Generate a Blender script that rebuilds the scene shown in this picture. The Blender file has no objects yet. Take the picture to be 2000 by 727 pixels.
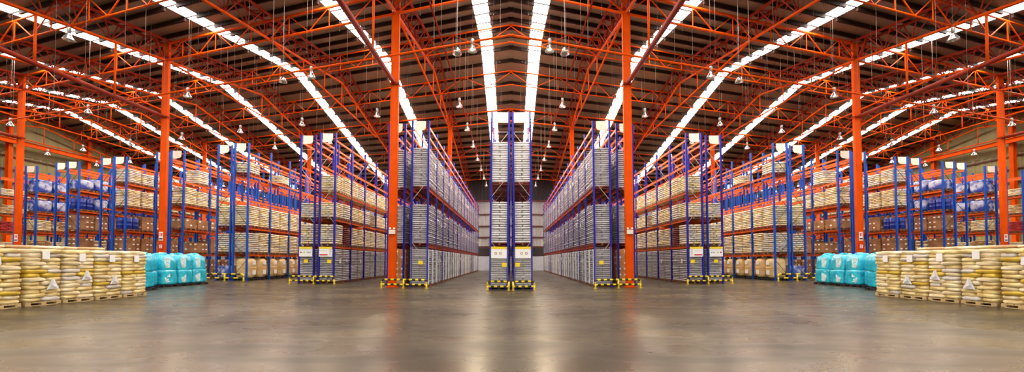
import bpy, math, random
from mathutils import Vector, Matrix, noise
random.seed(11)
R = math.radians
PI = math.pi
C = bpy.context.scene.collection
S = 0.31          # every cross member of the building runs back by S per metre away from the centre line
FOLD = Matrix.Rotation(R(0.6), 4, 'Y')      # the floor falls very slightly to the centre line
MIRROR = Matrix.Diagonal((-1, 1, 1, 1))
V0 = 21.0         # front line of the racks
RIDGE, ZR, SLOPE = 30.8, 19.6, 0.195
FAR = 58.4
SIDE = 61.0

def zroof(v): return ZR - SLOPE * abs(v - RIDGE)

# ------------------------------------------------------------------ materials
def nodes(name):
    m = bpy.data.materials.new(name); m.use_nodes = True
    nt = m.node_tree
    return m, nt, nt.nodes['Principled BSDF']

def mat(name, col, rough=0.5, metal=0.0, var=0.0, scale=3.0, stretch=None, col2=None, bump=0.0, bscale=20.0, spec=0.5, coat=0.0, ramp=(0.35, 0.65)):
    m, nt, b = nodes(name)
    b.inputs['Roughness'].default_value = rough
    b.inputs['Metallic'].default_value = metal
    b.inputs['Specular IOR Level'].default_value = spec
    b.inputs['Coat Weight'].default_value = coat
    c1 = tuple(col) + (1,)
    if var or col2:
        if col2 is None: col2 = tuple(max(0, c * (1 - var)) for c in col)
        tc = nt.nodes.new('ShaderNodeTexCoord'); mp = nt.nodes.new('ShaderNodeMapping')
        nt.links.new(tc.outputs['Object'], mp.inputs['Vector'])
        if stretch: mp.inputs['Scale'].default_value = stretch
        n = nt.nodes.new('ShaderNodeTexNoise'); n.inputs['Scale'].default_value = scale; n.inputs['Detail'].default_value = 5
        nt.links.new(mp.outputs['Vector'], n.inputs['Vector'])
        cr = nt.nodes.new('ShaderNodeValToRGB')
        cr.color_ramp.elements[0].position = ramp[0]; cr.color_ramp.elements[1].position = ramp[1]
        cr.color_ramp.elements[0].color = tuple(col2) + (1,); cr.color_ramp.elements[1].color = c1
        nt.links.new(n.outputs['Fac'], cr.inputs['Fac']); nt.links.new(cr.outputs['Color'], b.inputs['Base Color'])
    else:
        b.inputs['Base Color'].default_value = c1
    if bump:
        tc = nt.nodes.new('ShaderNodeTexCoord')
        n = nt.nodes.new('ShaderNodeTexNoise'); n.inputs['Scale'].default_value = bscale; n.inputs['Detail'].default_value = 4
        nt.links.new(tc.outputs['Object'], n.inputs['Vector'])
        bp = nt.nodes.new('ShaderNodeBump'); bp.inputs['Strength'].default_value = bump; bp.inputs['Distance'].default_value = 0.03
        nt.links.new(n.outputs['Fac'], bp.inputs['Height']); nt.links.new(bp.outputs['Normal'], b.inputs['Normal'])
    return m

def emit(name, col, strength):
    m, nt, b = nodes(name)
    b.inputs['Base Color'].default_value = tuple(col) + (1,)
    b.inputs['Emission Color'].default_value = tuple(col) + (1,)
    b.inputs['Emission Strength'].default_value = strength
    return m

def floor_material():
    m, nt, b = nodes('polished_concrete')
    tc = nt.nodes.new('ShaderNodeTexCoord')
    def nz(scale, detail, sx=1, sy=1):
        mp = nt.nodes.new('ShaderNodeMapping'); mp.inputs['Scale'].default_value = (sx, sy, 1)
        n = nt.nodes.new('ShaderNodeTexNoise'); n.inputs['Scale'].default_value = scale; n.inputs['Detail'].default_value = detail
        nt.links.new(tc.outputs['Object'], mp.inputs['Vector']); nt.links.new(mp.outputs['Vector'], n.inputs['Vector'])
        return n
    n1 = nz(0.40, 4, 0.5, 1.2); n2 = nz(0.9, 5, .55, 1.3); n3 = nz(5.0, 3, .6, 1.4)
    def ramp(n, a, ca, b_, cb):
        cr = nt.nodes.new('ShaderNodeValToRGB'); e = cr.color_ramp.elements; cr.color_ramp.interpolation = 'EASE'
        e[0].position = a; e[0].color = ca + (1,); e[1].position = b_; e[1].color = cb + (1,)
        nt.links.new(n.outputs['Fac'], cr.inputs['Fac']); return cr
    def mul(a, b_, f):
        mx = nt.nodes.new('ShaderNodeMix'); mx.data_type = 'RGBA'; mx.blend_type = 'MULTIPLY'; mx.inputs[0].default_value = f
        nt.links.new(a, mx.inputs[6]); nt.links.new(b_, mx.inputs[7]); return mx.outputs[2]
    c = ramp(n1, .2, (0.050, 0.037, 0.022), .8, (0.132, 0.102, 0.064)).outputs['Color']
    c = mul(c, ramp(n2, .30, (0.30, 0.27, 0.25), .62, (1, 1, 1)).outputs['Color'], .62)
    c = mul(c, ramp(n3, .2, (0.6, 0.6, 0.6), .7, (1, 1, 1)).outputs['Color'], .5)
    nt.links.new(c, b.inputs['Base Color'])
    mr = nt.nodes.new('ShaderNodeMapRange'); mr.clamp = False
    mr.inputs['From Min'].default_value = 0.3; mr.inputs['From Max'].default_value = 0.7
    mr.inputs['To Min'].default_value = 0.36; mr.inputs['To Max'].default_value = 0.22
    nt.links.new(n2.outputs['Fac'], mr.inputs['Value']); nt.links.new(mr.outputs['Result'], b.inputs['Roughness'])
    b.inputs['Specular IOR Level'].default_value = 0.16
    return m

M = dict(
    orange=mat('orange_steel', (0.78, 0.086, 0.0010), 0.55, var=0.2, scale=0.8, spec=0.08),
    truss=mat('shade_darkened_steel', (0.34, 0.026, 0.002), 0.6, var=0.3, scale=0.6, spec=0.2),  # the orange steel again, its shade under the roof put into the colour
    beam=mat('orange_rack_beam', (0.80, 0.115, 0.003), 0.5, var=0.3, scale=1.5, spec=0.25),
    navy=mat('ultramarine_rack_steel', (0.014, 0.012, 0.34), 0.45, var=0.25, scale=2, spec=0.25),
    blue=mat('bright_blue_rack_steel', (0.003, 0.075, 0.50), 0.45, var=0.25, scale=2, spec=0.25),
    brace=mat('galvanised_brace', (0.45, 0.43, 0.45), 0.4, 0.3),
    wire=mat('brownish_steel_wire', (0.30, 0.20, 0.14), 0.5),
    sheet=mat('roof_sheet', (0.29, 0.22, 0.14), 0.6, var=0.3, scale=0.4, stretch=(1, 0.4, 1)),
    purlin=mat('shadow_dark_purlin_steel', (0.022, 0.009, 0.005), 0.7, spec=0.15),  # near-black colour stands in for the shadow side of the purlins
    skylight=emit('daylit_skylight_sheet', (1.0, 0.97, 0.92), 15.0),
    olive=mat('olive_cladding', (0.30, 0.235, 0.085), 0.6, var=0.2, scale=0.6, stretch=(1, 6, 0.3)),
    farwall=mat('pale_grey_cladding', (0.42, 0.40, 0.39), 0.55, var=0.2, scale=0.5),
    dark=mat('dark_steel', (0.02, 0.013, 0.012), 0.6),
    girt=mat('girt_steel', (0.10, 0.022, 0.010), 0.6),
    white=mat('white_board', (0.78, 0.71, 0.60), 0.5),
    paper=mat('white_paper', (0.88, 0.87, 0.86), 0.6),
    yellow=mat('safety_yellow', (0.85, 0.62, 0.01), 0.35),
    black=mat('safety_black', (0.012, 0.011, 0.010), 0.4),
    red=mat('sign_red', (0.60, 0.015, 0.03), 0.45),
    green=mat('sign_green', (0.25, 0.55, 0.08), 0.45),
    wood=mat('pale_pallet_wood', (0.62, 0.44, 0.20), 0.7, var=0.35, scale=6, stretch=(1, 6, 6)),
    woodb=mat('brown_pallet_wood', (0.30, 0.12, 0.045), 0.7, var=0.4, scale=5, stretch=(1, 6, 6)),
    woodr=mat('red_stained_pallet_wood', (0.27, 0.045, 0.022), 0.7, var=0.35, scale=5),
    blackp=mat('black_plastic_pallet', (0.018, 0.018, 0.022), 0.5),
    cream=mat('cream_woven_sack', (0.88, 0.77, 0.52), 0.38, scale=2.6, stretch=(0.6, 0.6, 3.5), col2=(0.62, 0.45, 0.20), bump=0.35, bscale=18, ramp=(0.38, 0.55)),
    creamb=mat('straw_woven_sack', (0.86, 0.72, 0.36), 0.36, scale=2.2, stretch=(0.6, 0.6, 3.0), col2=(0.50, 0.33, 0.09), bump=0.35, bscale=16, ramp=(0.38, 0.58)),
    yellows=mat('yellow_woven_sack', (0.70, 0.50, 0.045), 0.36, scale=3, col2=(0.52, 0.32, 0.03), bump=0.35, bscale=16),
    tan=mat('tan_paper_sack', (0.66, 0.42, 0.19), 0.5, scale=2, col2=(0.42, 0.22, 0.09), bump=0.3, bscale=14),
    whites=mat('white_wrapped_sack', (0.74, 0.71, 0.66), 0.3, scale=2.5, stretch=(0.6, 0.6, 4), col2=(0.52, 0.43, 0.36), bump=0.4, bscale=14),
    palewhite=mat('bright_silver_white_sack', (0.82, 0.80, 0.80), 0.28, scale=2.5, stretch=(0.6, 0.6, 4), col2=(0.60, 0.56, 0.56), bump=0.3, bscale=14),
    grey=mat('silver_grey_sack', (0.60, 0.575, 0.60), 0.30, scale=2.5, stretch=(0.5, 0.5, 5), col2=(0.38, 0.355, 0.38), bump=0.25, bscale=15),
    film=mat('white_stretch_film', (0.90, 0.90, 0.92), 0.22, var=0.2, scale=8, bump=0.5, bscale=25),
    carton=mat('brown_carton', (0.38, 0.19, 0.075), 0.6, scale=1.6, col2=(0.22, 0.085, 0.03)),
    tancarton=mat('orange_lit_carton', (0.60, 0.26, 0.07), 0.5, scale=1.6, col2=(0.40, 0.15, 0.035)),  # orange cast of the light mixed into the carton brown
    drum=mat('blue_plastic_drum', (0.010, 0.035, 0.33), 0.3, var=0.3, scale=3),
    wrapblue=mat('blue_goods_under_film', (0.04, 0.07, 0.36), 0.22, scale=2.2, col2=(0.50, 0.53, 0.66), bump=0.4, bscale=9, ramp=(0.36, 0.56)),
    maroon=mat('dark_red_bag', (0.21, 0.010, 0.012), 0.45, scale=2, stretch=(0.5, 0.5, 5), col2=(0.12, 0.006, 0.008)),
    redbag=mat('red_bag', (0.58, 0.035, 0.03), 0.4, var=0.3, scale=2),
    bulk=mat('tan_bulk_bag_fabric', (0.82, 0.60, 0.28), 0.42, scale=2.4, col2=(0.66, 0.42, 0.17), bump=0.4, bscale=7),
    teal=mat('turquoise_plastic_cover', (0.04, 0.66, 0.85), 0.14, scale=3.0, col2=(0.006, 0.36, 0.54), bump=1.0, bscale=8, coat=0.5),
    tealglare=mat('painted_cover_glare', (0.66, 0.92, 0.97), 0.2, var=0.3, scale=6),  # colour of the glare painted on the turquoise covers
    lampmetal=mat('bright_aluminium_reflector', (0.80, 0.78, 0.74), 0.18, 0.9),
    ballast=mat('grey_lamp_housing', (0.42, 0.40, 0.38), 0.4, 0.5),
    bulb=emit('lit_bulb', (1.0, 0.90, 0.72), 7.0),
    floor=floor_material(),
    rollerdoor=mat('pale_roller_door', (0.48, 0.50, 0.56), 0.5, var=0.15, scale=1),
)

# ------------------------------------------------------------------ mesh building
def sacktemplate(nu, nv, e1, e2):
    vs = [(0, 0, -1)]
    def sp(x, e): return math.copysign(abs(x) ** e, x)
    for j in range(1, nv):
        p = -PI / 2 + PI * j / nv
        for i in range(nu):
            t = 2 * PI * (i + .5) / nu
            vs.append((sp(math.cos(p), e1) * sp(math.cos(t), e2), sp(math.cos(p), e1) * sp(math.sin(t), e2), sp(math.sin(p), e1)))
    vs.append((0, 0, 1))
    fs = []
    for i in range(nu): fs.append((0, 1 + (i + 1) % nu, 1 + i))
    for j in range(nv - 2):
        a = 1 + j * nu; b = a + nu
        for i in range(nu):
            k = (i + 1) % nu
            fs.append((a + i, a + k, b + k, b + i))
    a = 1 + (nv - 2) * nu; top = len(vs) - 1
    for i in range(nu): fs.append((a + i, a + (i + 1) % nu, top))
    return vs, fs
T_LO = sacktemplate(12, 6, 0.72, 0.32)
T_HI = sacktemplate(20, 8, 0.62, 0.35)
T_SLAB = sacktemplate(16, 6, 0.66, 0.14)
T_ROUND = sacktemplate(28, 16, 0.44, 0.66)
T_BAG = sacktemplate(32, 18, 0.22, 0.26)

class MB:
    def __init__(self): self.v = []; self.f = []; self.mi = []; self.sm = []
    def add(self, vs, fs, m=0, smooth=False):
        b = len(self.v); self.v.extend(vs)
        for f in fs: self.f.append(tuple(b + i for i in f)); self.mi.append(m); self.sm.append(smooth)
    def box(self, c, s, m=0, rot=None):
        hx, hy, hz = s[0] / 2, s[1] / 2, s[2] / 2
        vs = [Vector((x, y, z)) for x in (-hx, hx) for y in (-hy, hy) for z in (-hz, hz)]
        c = Vector(c)
        if rot is not None: vs = [rot @ p for p in vs]
        self.add([p + c for p in vs], [(0, 1, 3, 2), (4, 6, 7, 5), (0, 4, 5, 1), (2, 3, 7, 6), (0, 2, 6, 4), (1, 5, 7, 3)], m)
        return self
    def bar(self, a, b, w, h, m=0):
        a = Vector(a); b = Vector(b); d = b - a
        if d.length < 1e-6: return self
        d.normalize()
        up = Vector((0, 0, 1)) if abs(d.z) < 0.95 else Vector((0, 1, 0))
        s = d.cross(up).normalized(); u = s.cross(d).normalized()
        vs = [p + s * sx * w / 2 + u * sz * h / 2 for p in (a, b) for sx, sz in ((-1, -1), (1, -1), (1, 1), (-1, 1))]
        self.add(vs, [(3, 2, 1, 0), (4, 5, 6, 7), (0, 1, 5, 4), (1, 2, 6, 5), (2, 3, 7, 6), (3, 0, 4, 7)], m)
        return self
    def tube(self, pts, r, n=8, m=0, cap=True):
        pts = [Vector(p) for p in pts]
        rings = []
        for i, p in enumerate(pts):
            d = (pts[min(i + 1, len(pts) - 1)] - pts[max(i - 1, 0)]).normalized()
            up = Vector((0, 0, 1)) if abs(d.z) < 0.95 else Vector((0, 1, 0))
            s = d.cross(up).normalized(); u = s.cross(d).normalized()
            rings.append([p + (s * math.cos(2 * PI * k / n) + u * math.sin(2 * PI * k / n)) * r for k in range(n)])
        vs = [p for rg in rings for p in rg]; fs = []
        for i in range(len(pts) - 1):
            for k in range(n):
                q = (k + 1) % n
                fs.append((i * n + k, i * n + q, (i + 1) * n + q, (i + 1) * n + k))
        if cap:
            fs.append(tuple(range(n))[::-1]); fs.append(tuple((len(pts) - 1) * n + k for k in range(n)))
        self.add(vs, fs, m, True)
        return self
    def lathe(self, prof, n=20, m=0, c=(0, 0, 0)):
        c = Vector(c); vs = []; fs = []
        for r, z in prof:
            for k in range(n): vs.append(c + Vector((r * math.cos(2 * PI * k / n), r * math.sin(2 * PI * k / n), z)))
        for i in range(len(prof) - 1):
            for k in range(n):
                q = (k + 1) % n; fs.append((i * n + k, i * n + q, (i + 1) * n + q, (i + 1) * n + k))
        self.add(vs, fs, m, True)
        return self
    def blob(self, T, c, s, m=0, jit=0.0, rz=0.0, nz=0.0, nsc=2.0, seed=0.0):
        ca, sa = math.cos(rz), math.sin(rz); vs = []
        off = Vector((seed, seed * 1.7, seed * 0.3))
        for x, y, z in T[0]:
            p = Vector((x * s[0] / 2, y * s[1] / 2, z * s[2] / 2))
            if nz:
                q = p + Vector(c)
                p += Vector((noise.noise(q * nsc + off), noise.noise(q * nsc + off + Vector((7, 3, 1))), 0.35 * noise.noise(q * nsc + off + Vector((1, 9, 4))))) * nz
            p = Vector((p.x * ca - p.y * sa, p.x * sa + p.y * ca, p.z))
            vs.append(p + Vector(c))
        self.add(vs, T[1], m, True)
        return self
    def mesh(self, name, mats):
        me = bpy.data.meshes.new(name)
        me.from_pydata([tuple(p) for p in self.v], [], self.f)
        me.polygons.foreach_set('material_index', self.mi)
        me.polygons.foreach_set('use_smooth', self.sm)
        for m in (mats if isinstance(mats, (list, tuple)) else [mats]): me.materials.append(M[m])
        me.update()
        return me

ROOTS = []
def tag(o, label=None, cat=None, group=None, kind=None):
    if label: o['label'] = label
    if cat: o['category'] = cat
    if group: o['group'] = group
    if kind: o['kind'] = kind
    return o

def thing(name, label, cat, loc=(0, 0, 0), rz=0.0, group=None, kind=None, mirror=True):
    o = bpy.data.objects.new(name, None); C.objects.link(o)
    o.empty_display_size = 0.2
    o.matrix_world = FOLD @ Matrix.Translation(loc) @ Matrix.Rotation(rz, 4, 'Z')
    tag(o, label, cat, group, kind)
    if mirror: ROOTS.append(o)
    return o

def solo(name, me, label, cat, loc=(0, 0, 0), rz=0.0, group=None, kind=None, mirror=True):
    o = bpy.data.objects.new(name, me); C.objects.link(o)
    o.matrix_world = FOLD @ Matrix.Translation(loc) @ Matrix.Rotation(rz, 4, 'Z')
    tag(o, label, cat, group, kind)
    if mirror: ROOTS.append(o)
    return o

def part(name, me, parent, loc=(0, 0, 0), rz=0.0, label=None):
    o = bpy.data.objects.new(name, me); C.objects.link(o)
    o.parent = parent; o.location = loc
    if rz: o.rotation_euler = (0, 0, rz)
    if label: o['label'] = label
    return o

def P(u, v, z): return Vector((-u, v + S * u, z))
ORD = ['first', 'second', 'third', 'fourth', 'fifth', 'sixth', 'seventh', 'eighth', 'ninth', 'tenth', 'eleventh', 'twelfth',
       'thirteenth', 'fourteenth', 'fifteenth', 'sixteenth', 'seventeenth', 'eighteenth', 'nineteenth', 'twentieth', 'twenty-first',
       'twenty-second', 'twenty-third', 'twenty-fourth', 'twenty-fifth', 'twenty-sixth', 'twenty-seventh', 'twenty-eighth']

# ------------------------------------------------------------------ the shell
def quad_slab(mb, pts, t, m=0):
    a = [Vector(p) for p in pts]; b = [p + Vector((0, 0, t)) for p in a]
    mb.add(a + b, [(0, 1, 2, 3), (7, 6, 5, 4), (0, 4, 5, 1), (1, 5, 6, 2), (2, 6, 7, 3), (3, 7, 4, 0)], m)

fm = MB()
fm.add([Vector(p) for p in ((0, -8, 0), (0, 80, 0), (-64, 80, 0), (-64, -8, 0))], [(0, 1, 2, 3)])
fm.add([Vector(p) for p in ((0, -8, -.3), (0, 80, -.3), (-64, 80, -.3), (-64, -8, -.3))], [(3, 2, 1, 0)])
solo('floor', fm.mesh('floor', 'floor'), 'polished brown concrete floor of the left half of the warehouse', 'floor', kind='structure')

STRIPS = [2.2, 11.5, 20.8, 30.1, 39.2, 47.5, 55.5]
VF = 3.0
edges = [0.0]
for u in STRIPS: edges += [u - .5, u + .5]
edges.append(SIDE + .6)
cm = MB()
for i in range(0, len(edges), 2):
    a, b = edges[i], edges[i + 1]
    for v1, v2 in ((VF, RIDGE), (RIDGE, FAR + .3)):
        quad_slab(cm, [P(a, v1, zroof(v1)), P(b, v1, zroof(v1)), P(b, v2, zroof(v2)), P(a, v2, zroof(v2))], .1)
roof = solo('ceiling', cm.mesh('ceiling', 'sheet'), 'brown corrugated roof underside over the left half', 'ceiling', kind='structure')
v = VF + .4
k = 0
while v < FAR:
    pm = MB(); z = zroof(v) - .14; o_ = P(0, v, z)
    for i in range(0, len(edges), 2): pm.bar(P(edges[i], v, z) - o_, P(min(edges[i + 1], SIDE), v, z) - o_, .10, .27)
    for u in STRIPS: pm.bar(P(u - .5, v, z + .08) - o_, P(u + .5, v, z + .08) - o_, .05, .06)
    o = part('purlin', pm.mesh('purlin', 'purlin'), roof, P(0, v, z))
    v += 1.5
for i, u in enumerate(STRIPS):
    sm = MB()
    for v1, v2 in ((VF, RIDGE), (RIDGE, FAR)):
        quad_slab(sm, [P(u - .5, v1, zroof(v1)), P(u + .5, v1, zroof(v1)), P(u + .5, v2, zroof(v2)), P(u - .5, v2, zroof(v2))], .06)
    solo('window_%d' % (i + 1), sm.mesh('skylight', 'skylight'), 'bright skylight strip in the roof, %s one left of the centre line' % ORD[i], 'skylight', kind='structure')

# far wall: trapezoid cladding, with the unlit upper part painted as a dark band, girts and a pale roller door
def cladding(a, b, z0, z1, pitch, depth, nrm):
    mb = MB(); a = Vector(a); b = Vector(b); d = (b - a); L = d.length; d.normalize(); nrm = Vector(nrm)
    prof = []; t = 0
    while t < L:
        for f, h in ((0, 0), (.55, 0), (.65, 1), (.9, 1)):
            q = t + f * pitch
            if q <= L: prof.append(a + d * q + nrm * depth * h)
        t += pitch
    prof.append(b)
    vs = [p + Vector((0, 0, z0)) for p in prof] + [p + Vector((0, 0, z1)) for p in prof]
    n = len(prof)
    mb.add(vs, [(i, i + 1, n + i + 1, n + i) for i in range(n - 1)])
    back = [p - nrm * .1 for p in (a, b)]
    vs = [back[0] + Vector((0, 0, z0)), back[1] + Vector((0, 0, z0)), back[1] + Vector((0, 0, z1)), back[0] + Vector((0, 0, z1))]
    mb.add(vs, [(3, 2, 1, 0)])
    return mb
wl = solo('wall_back', cladding(P(0, FAR, 0), P(SIDE, FAR, 0), 0, 10.8, .55, .08, (0, -1, 0)).mesh('wall_back', 'farwall'),
          'pale ribbed far wall behind the left racks', 'wall', kind='structure')
part('unlit_upper_panel', cladding(P(0, FAR - .03, 0), P(SIDE, FAR - .03, 0), 10.8, 14.3, .55, .08, (0, -1, 0)).mesh('unlit_upper_panel', 'dark'), wl, label='unlit upper part of the wall, coloured dark')
for z in (10.7, 8.6, 6.8, 5.1, 3.65):
    part('girt', MB().bar(P(0, FAR - .15, z), P(SIDE, FAR - .15, z), .14, .2).mesh('girt', 'girt'), wl)
part('dark_band', MB().bar(P(0, FAR - .2, 2.85), P(SIDE, FAR - .2, 2.85), .12, 1.2).mesh('dark_band', 'dark'), wl)
dm = MB()
for i in range(14): dm.bar(P(.3, FAR - .22, .1 + i * .155), P(6, FAR - .22, .1 + i * .155), .06, .15)
solo('door_1', dm.mesh('door', 'rollerdoor'), 'pale slatted door in the far wall at the end of the left aisle', 'door', kind='structure')

# side wall with olive cladding
def vw(y): return y - S * SIDE
ws = solo('wall_left', cladding((-SIDE, 8, 0), (-SIDE, FAR + S * SIDE, 0), 0, 14.0, .9, .07, (1, 0, 0)).mesh('wall_left', 'olive'),
          'olive ribbed side wall at the far left', 'wall', kind='structure')
gm = MB()
y1, y2, y3 = 8, RIDGE + S * SIDE, FAR + S * SIDE
vs = [Vector((-SIDE, y, z)) for y, z in ((y1, 13.9), (y3, 13.9), (y3, zroof(vw(y3))), (y2, ZR), (y1, max(14, zroof(vw(y1)))))]
gm.add(vs + [p - Vector((.1, 0, 0)) for p in vs], [(0, 1, 2, 3, 4), (9, 8, 7, 6, 5)])
part('gable_panel', gm.mesh('gable_panel', 'olive'), ws)
for z in (13.6, 12.0, 10.4, 8.8, 7.2, 5.6):
    part('girt', MB().bar((-SIDE + .15, 8, z), (-SIDE + .15, y3, z), .16, .16).mesh('girt', 'girt'), ws)

# ------------------------------------------------------------------ roof steel
RAFT = [6.78, 15.8, 25.0, 33.8, 42.1, 50.5, 59.6]
COLS = [6.78, 25.0, 42.1]
ROWS = [20.1, 40.0]
def rel(pts, o): return [p - o for p in pts]
for i, u in enumerate(RAFT):
    base = P(u, ROWS[0], zroof(ROWS[0]) - 1.75)
    t = thing('rafter_truss', 'red-orange lattice roof rafter running to the far wall, %s one left of the ridge centre' % ORD[i], 'roof truss', base, group='rafters of the left half')
    vs = [VF + .3 + (RIDGE - VF - .3) * k / 16 for k in range(17)] + [RIDGE + (FAR - .6 - RIDGE) * k / 16 for k in range(1, 17)]
    for s in (-.42, .42):
        tm = MB(); pts = [P(u, q, zroof(q) - .46) + Vector((s, 0, 0)) for q in (vs[0], RIDGE, vs[-1])]
        for a, b in zip(pts, pts[1:]): tm.bar(a - base, b - base, .12, .14)
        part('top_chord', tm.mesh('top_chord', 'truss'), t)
    tm = MB(); pts = [P(u, q, zroof(q) - 1.75) for q in (vs[0], RIDGE, vs[-1])]
    for a, b in zip(pts, pts[1:]): tm.tube([a - base, b - base], .085, 8)
    part('bottom_chord', tm.mesh('bottom_chord', 'orange'), t)
    wm = MB()
    for k in range(len(vs) - 1):
        q1, q2 = vs[k], vs[k + 1]; qm = (q1 + q2) / 2
        for s in (-.42, .42):
            a = P(u, q1, zroof(q1) - .46) + Vector((s, 0, 0)); m_ = P(u, qm, zroof(qm) - 1.75); b = P(u, q2, zroof(q2) - .46) + Vector((s, 0, 0))
            wm.bar(a - base, m_ - base, .055, .055); wm.bar(m_ - base, b - base, .055, .055)
        a = P(u, q1, zroof(q1) - .46)
        wm.bar(a + Vector((-.42, 0, 0)) - base, a + Vector((.42, 0, 0)) - base, .05, .05)
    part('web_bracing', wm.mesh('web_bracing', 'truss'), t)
    zt = zroof(ROWS[0]) - 1.75
    tm = MB(); tm.tube([P(u, ROWS[0], zt) - base, P(u, ROWS[1], zt) - base], .075, 8)
    part('tie_pipe', tm.mesh('tie_pipe', 'orange'), t)
    for q in (24.2, 27.5, 30.8, 34.2, 37.6):
        part('hanger_post', MB().tube([(0, 0, 0), (0, 0, zroof(q) - 1.75 - zt)], .05, 6).mesh('hanger_post', 'orange'), t, P(u, q, zt) - base)
    if u in COLS:
        zp = 11.65
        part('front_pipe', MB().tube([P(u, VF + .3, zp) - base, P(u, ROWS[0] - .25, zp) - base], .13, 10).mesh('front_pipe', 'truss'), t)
        for q in (16.5, 12.4, 8.3):
            part('hanger_post', MB().tube([(0, 0, 0), (0, 0, zroof(q) - 1.75 - zp)], .06, 6).mesh('hanger_post', 'orange'), t, P(u, q, zp) - base)

TROWS = [7.2, 14.0, 20.1, 27.5, 34.2, 40.0, 47.2, 54.5]
for i, v in enumerate(TROWS):
    zt = zroof(v) - .5; zb = zroof(v) - 1.75
    base = P(0, v, zb)
    heavy = v in ROWS
    t = thing('cross_truss', 'orange lattice truss crossing the left half under the roof, %s from the front' % ORD[i], 'roof truss', base, group='cross trusses of the left half')
    w = .11 if heavy else .075
    part('top_chord', MB().bar(P(0, v, zt) - base, P(SIDE - .5, v, zt) - base, w, w).mesh('top_chord', 'orange'), t)
    part('bottom_chord', MB().tube([P(0, v, zb) - base, P(SIDE - .5, v, zb) - base], w * .62, 8).mesh('bottom_chord', 'orange'), t)
    wm = MB()
    spans = [0 - (RAFT[0])] + RAFT
    for a, b in zip(spans, spans[1:]):
        n = 6 if b - a > 9 else 5 if b - a < 9 and a >= 0 else 8
        us = [a + (b - a) * k / n for k in range(n + 1)]
        for k in range(n):
            ua, ub = us[k], us[k + 1]
            if ub <= 0.01: continue
            ua = max(ua, 0)
            za, zb2 = (zb, zt) if k % 2 == 0 else (zt, zb)
            wm.bar(P(ua, v, za) - base, P(ub, v, zb2) - base, .05, .05)
            if k % 2 == 0: wm.bar(P(ub, v, zb) - base, P(ub, v, zt) - base, .05, .05)
    part('web_bracing', wm.mesh('web_bracing', 'orange'), t)

# columns
CN = ['beside the first rack', 'beyond the turquoise bags', 'at the far left edge']
def column(u, v, label, top):
    base = P(u, v, 0)
    t = thing('steel_column', label, 'column', base, group='orange columns')
    cm = MB(); h = top
    for s in (-1, 1): cm.box((s * .205, 0, h / 2 + .02), (.03, .2, h))
    cm.box((0, -.06, h / 2 + .02), (.38, .03, h)); cm.box((0, .06, h / 2 + .02), (.38, .03, h))
    part('shaft', cm.mesh('shaft', 'orange'), t)
    part('base_plate', MB().box((0, 0, .02), (.6, .4, .04)).mesh('base_plate', 'orange'), t)
    bm_ = MB()
    for z in (11.65, top - 1.0): bm_.box((0, 0, z), (.5, .3, .12))
    bm_.bar((0, -.2, top - 1.3), (0, -1.0, top - .1), .14, .14); bm_.bar((0, .2, top - 1.3), (0, 1.0, top - .1), .14, .14)
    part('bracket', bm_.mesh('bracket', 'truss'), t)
    return t
for i, u in enumerate(COLS):
    for j, v in enumerate(ROWS):
        lab = ['tall orange steel column in front of the first rack left of centre', 'orange steel column behind the turquoise wrapped bags on the left',
               'orange steel column behind the yellow sack pallets at far left'][i] if j == 0 else \
              'orange steel column further back, on the line of the %s front column left of centre' % ORD[i]
        column(u, v, lab, zroof(v) - .55)
for i, v in enumerate((10.0, 19.0, 27.8, 36.5, 45.0, 53.5)):
    base = P(SIDE - .6, v, 0)
    t = thing('wall_column', 'orange column against the olive side wall at left, %s from the front' % ORD[i], 'column', base, group='columns of the left side wall')
    hh = zroof(v) - .5
    cm = MB()
    for s in (-1, 1): cm.box((s * .2, 0, hh / 2), (.035, .42, hh))
    cm.box((0, 0, hh / 2), (.38, .03, hh))
    part('shaft', cm.mesh('shaft', 'orange'), t)
base = Vector((-SIDE + 1.1, 10, 15.3))
t = thing('wall_rail', 'thick orange rail running along the top of the olive wall at left', 'beam', base)
part('web', MB().bar((0, 0, 0), (0, 52, 0), .06, .5).mesh('web', 'orange'), t)
for s in (-1, 1): part('flange', MB().bar((0, 0, s * .25), (0, 52, s * .25), .3, .04).mesh('flange', 'orange'), t)
for q in (5.6, 14.6, 23.2, 31.9, 40.3):
    part('support_bracket', MB().box((-.35, q, -.1), (.9, .2, .25)).mesh('support_bracket', 'orange'), t)

# ------------------------------------------------------------------ racks
RACKS = [  # name, u0, levels, height, bays right, bays left (rear row), colour
    ('centre rack', .15, (2.42, 5.78, 9.3), 9.75, 14, 0, 'navy'),
    ('first rack', 4.86, (2.42, 5.78, 8.85, 9.45), 9.75, 14, 3, 'navy'),
    ('second rack', 11.2, (2.4, 4.13, 5.87, 7.6, 9.2), 9.6, 10, 3, 'navy'),
    ('third rack', 18.2, (1.85, 3.7, 5.6, 7.4, 8.9), 9.55, 9, 8, 'blue'),
    ('fourth rack', 24.25, (1.85, 3.65, 5.45, 7.2, 8.9), 9.5, 8, 6, 'blue'),
    ('fifth rack', 30.4, (1.85, 3.65, 5.5, 7.4, 8.9), 9.5, 7, 5, 'blue'),
    ('sixth rack', 36.1, (1.9, 3.7, 5.4, 7.1, 8.9), 9.5, 4, 2, 'blue'),
    ('seventh rack', 41.8, (1.9, 3.7, 5.4, 7.1, 8.9), 9.5, 4, 2, 'blue'),
    ('eighth rack', 47.4, (1.9, 3.7, 5.4, 7.1, 8.9), 9.5, 4, 0, 'blue'),
]
BAY = 2.5
RW = 1.05
def rack_y(uc): return V0 + S * uc
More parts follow.
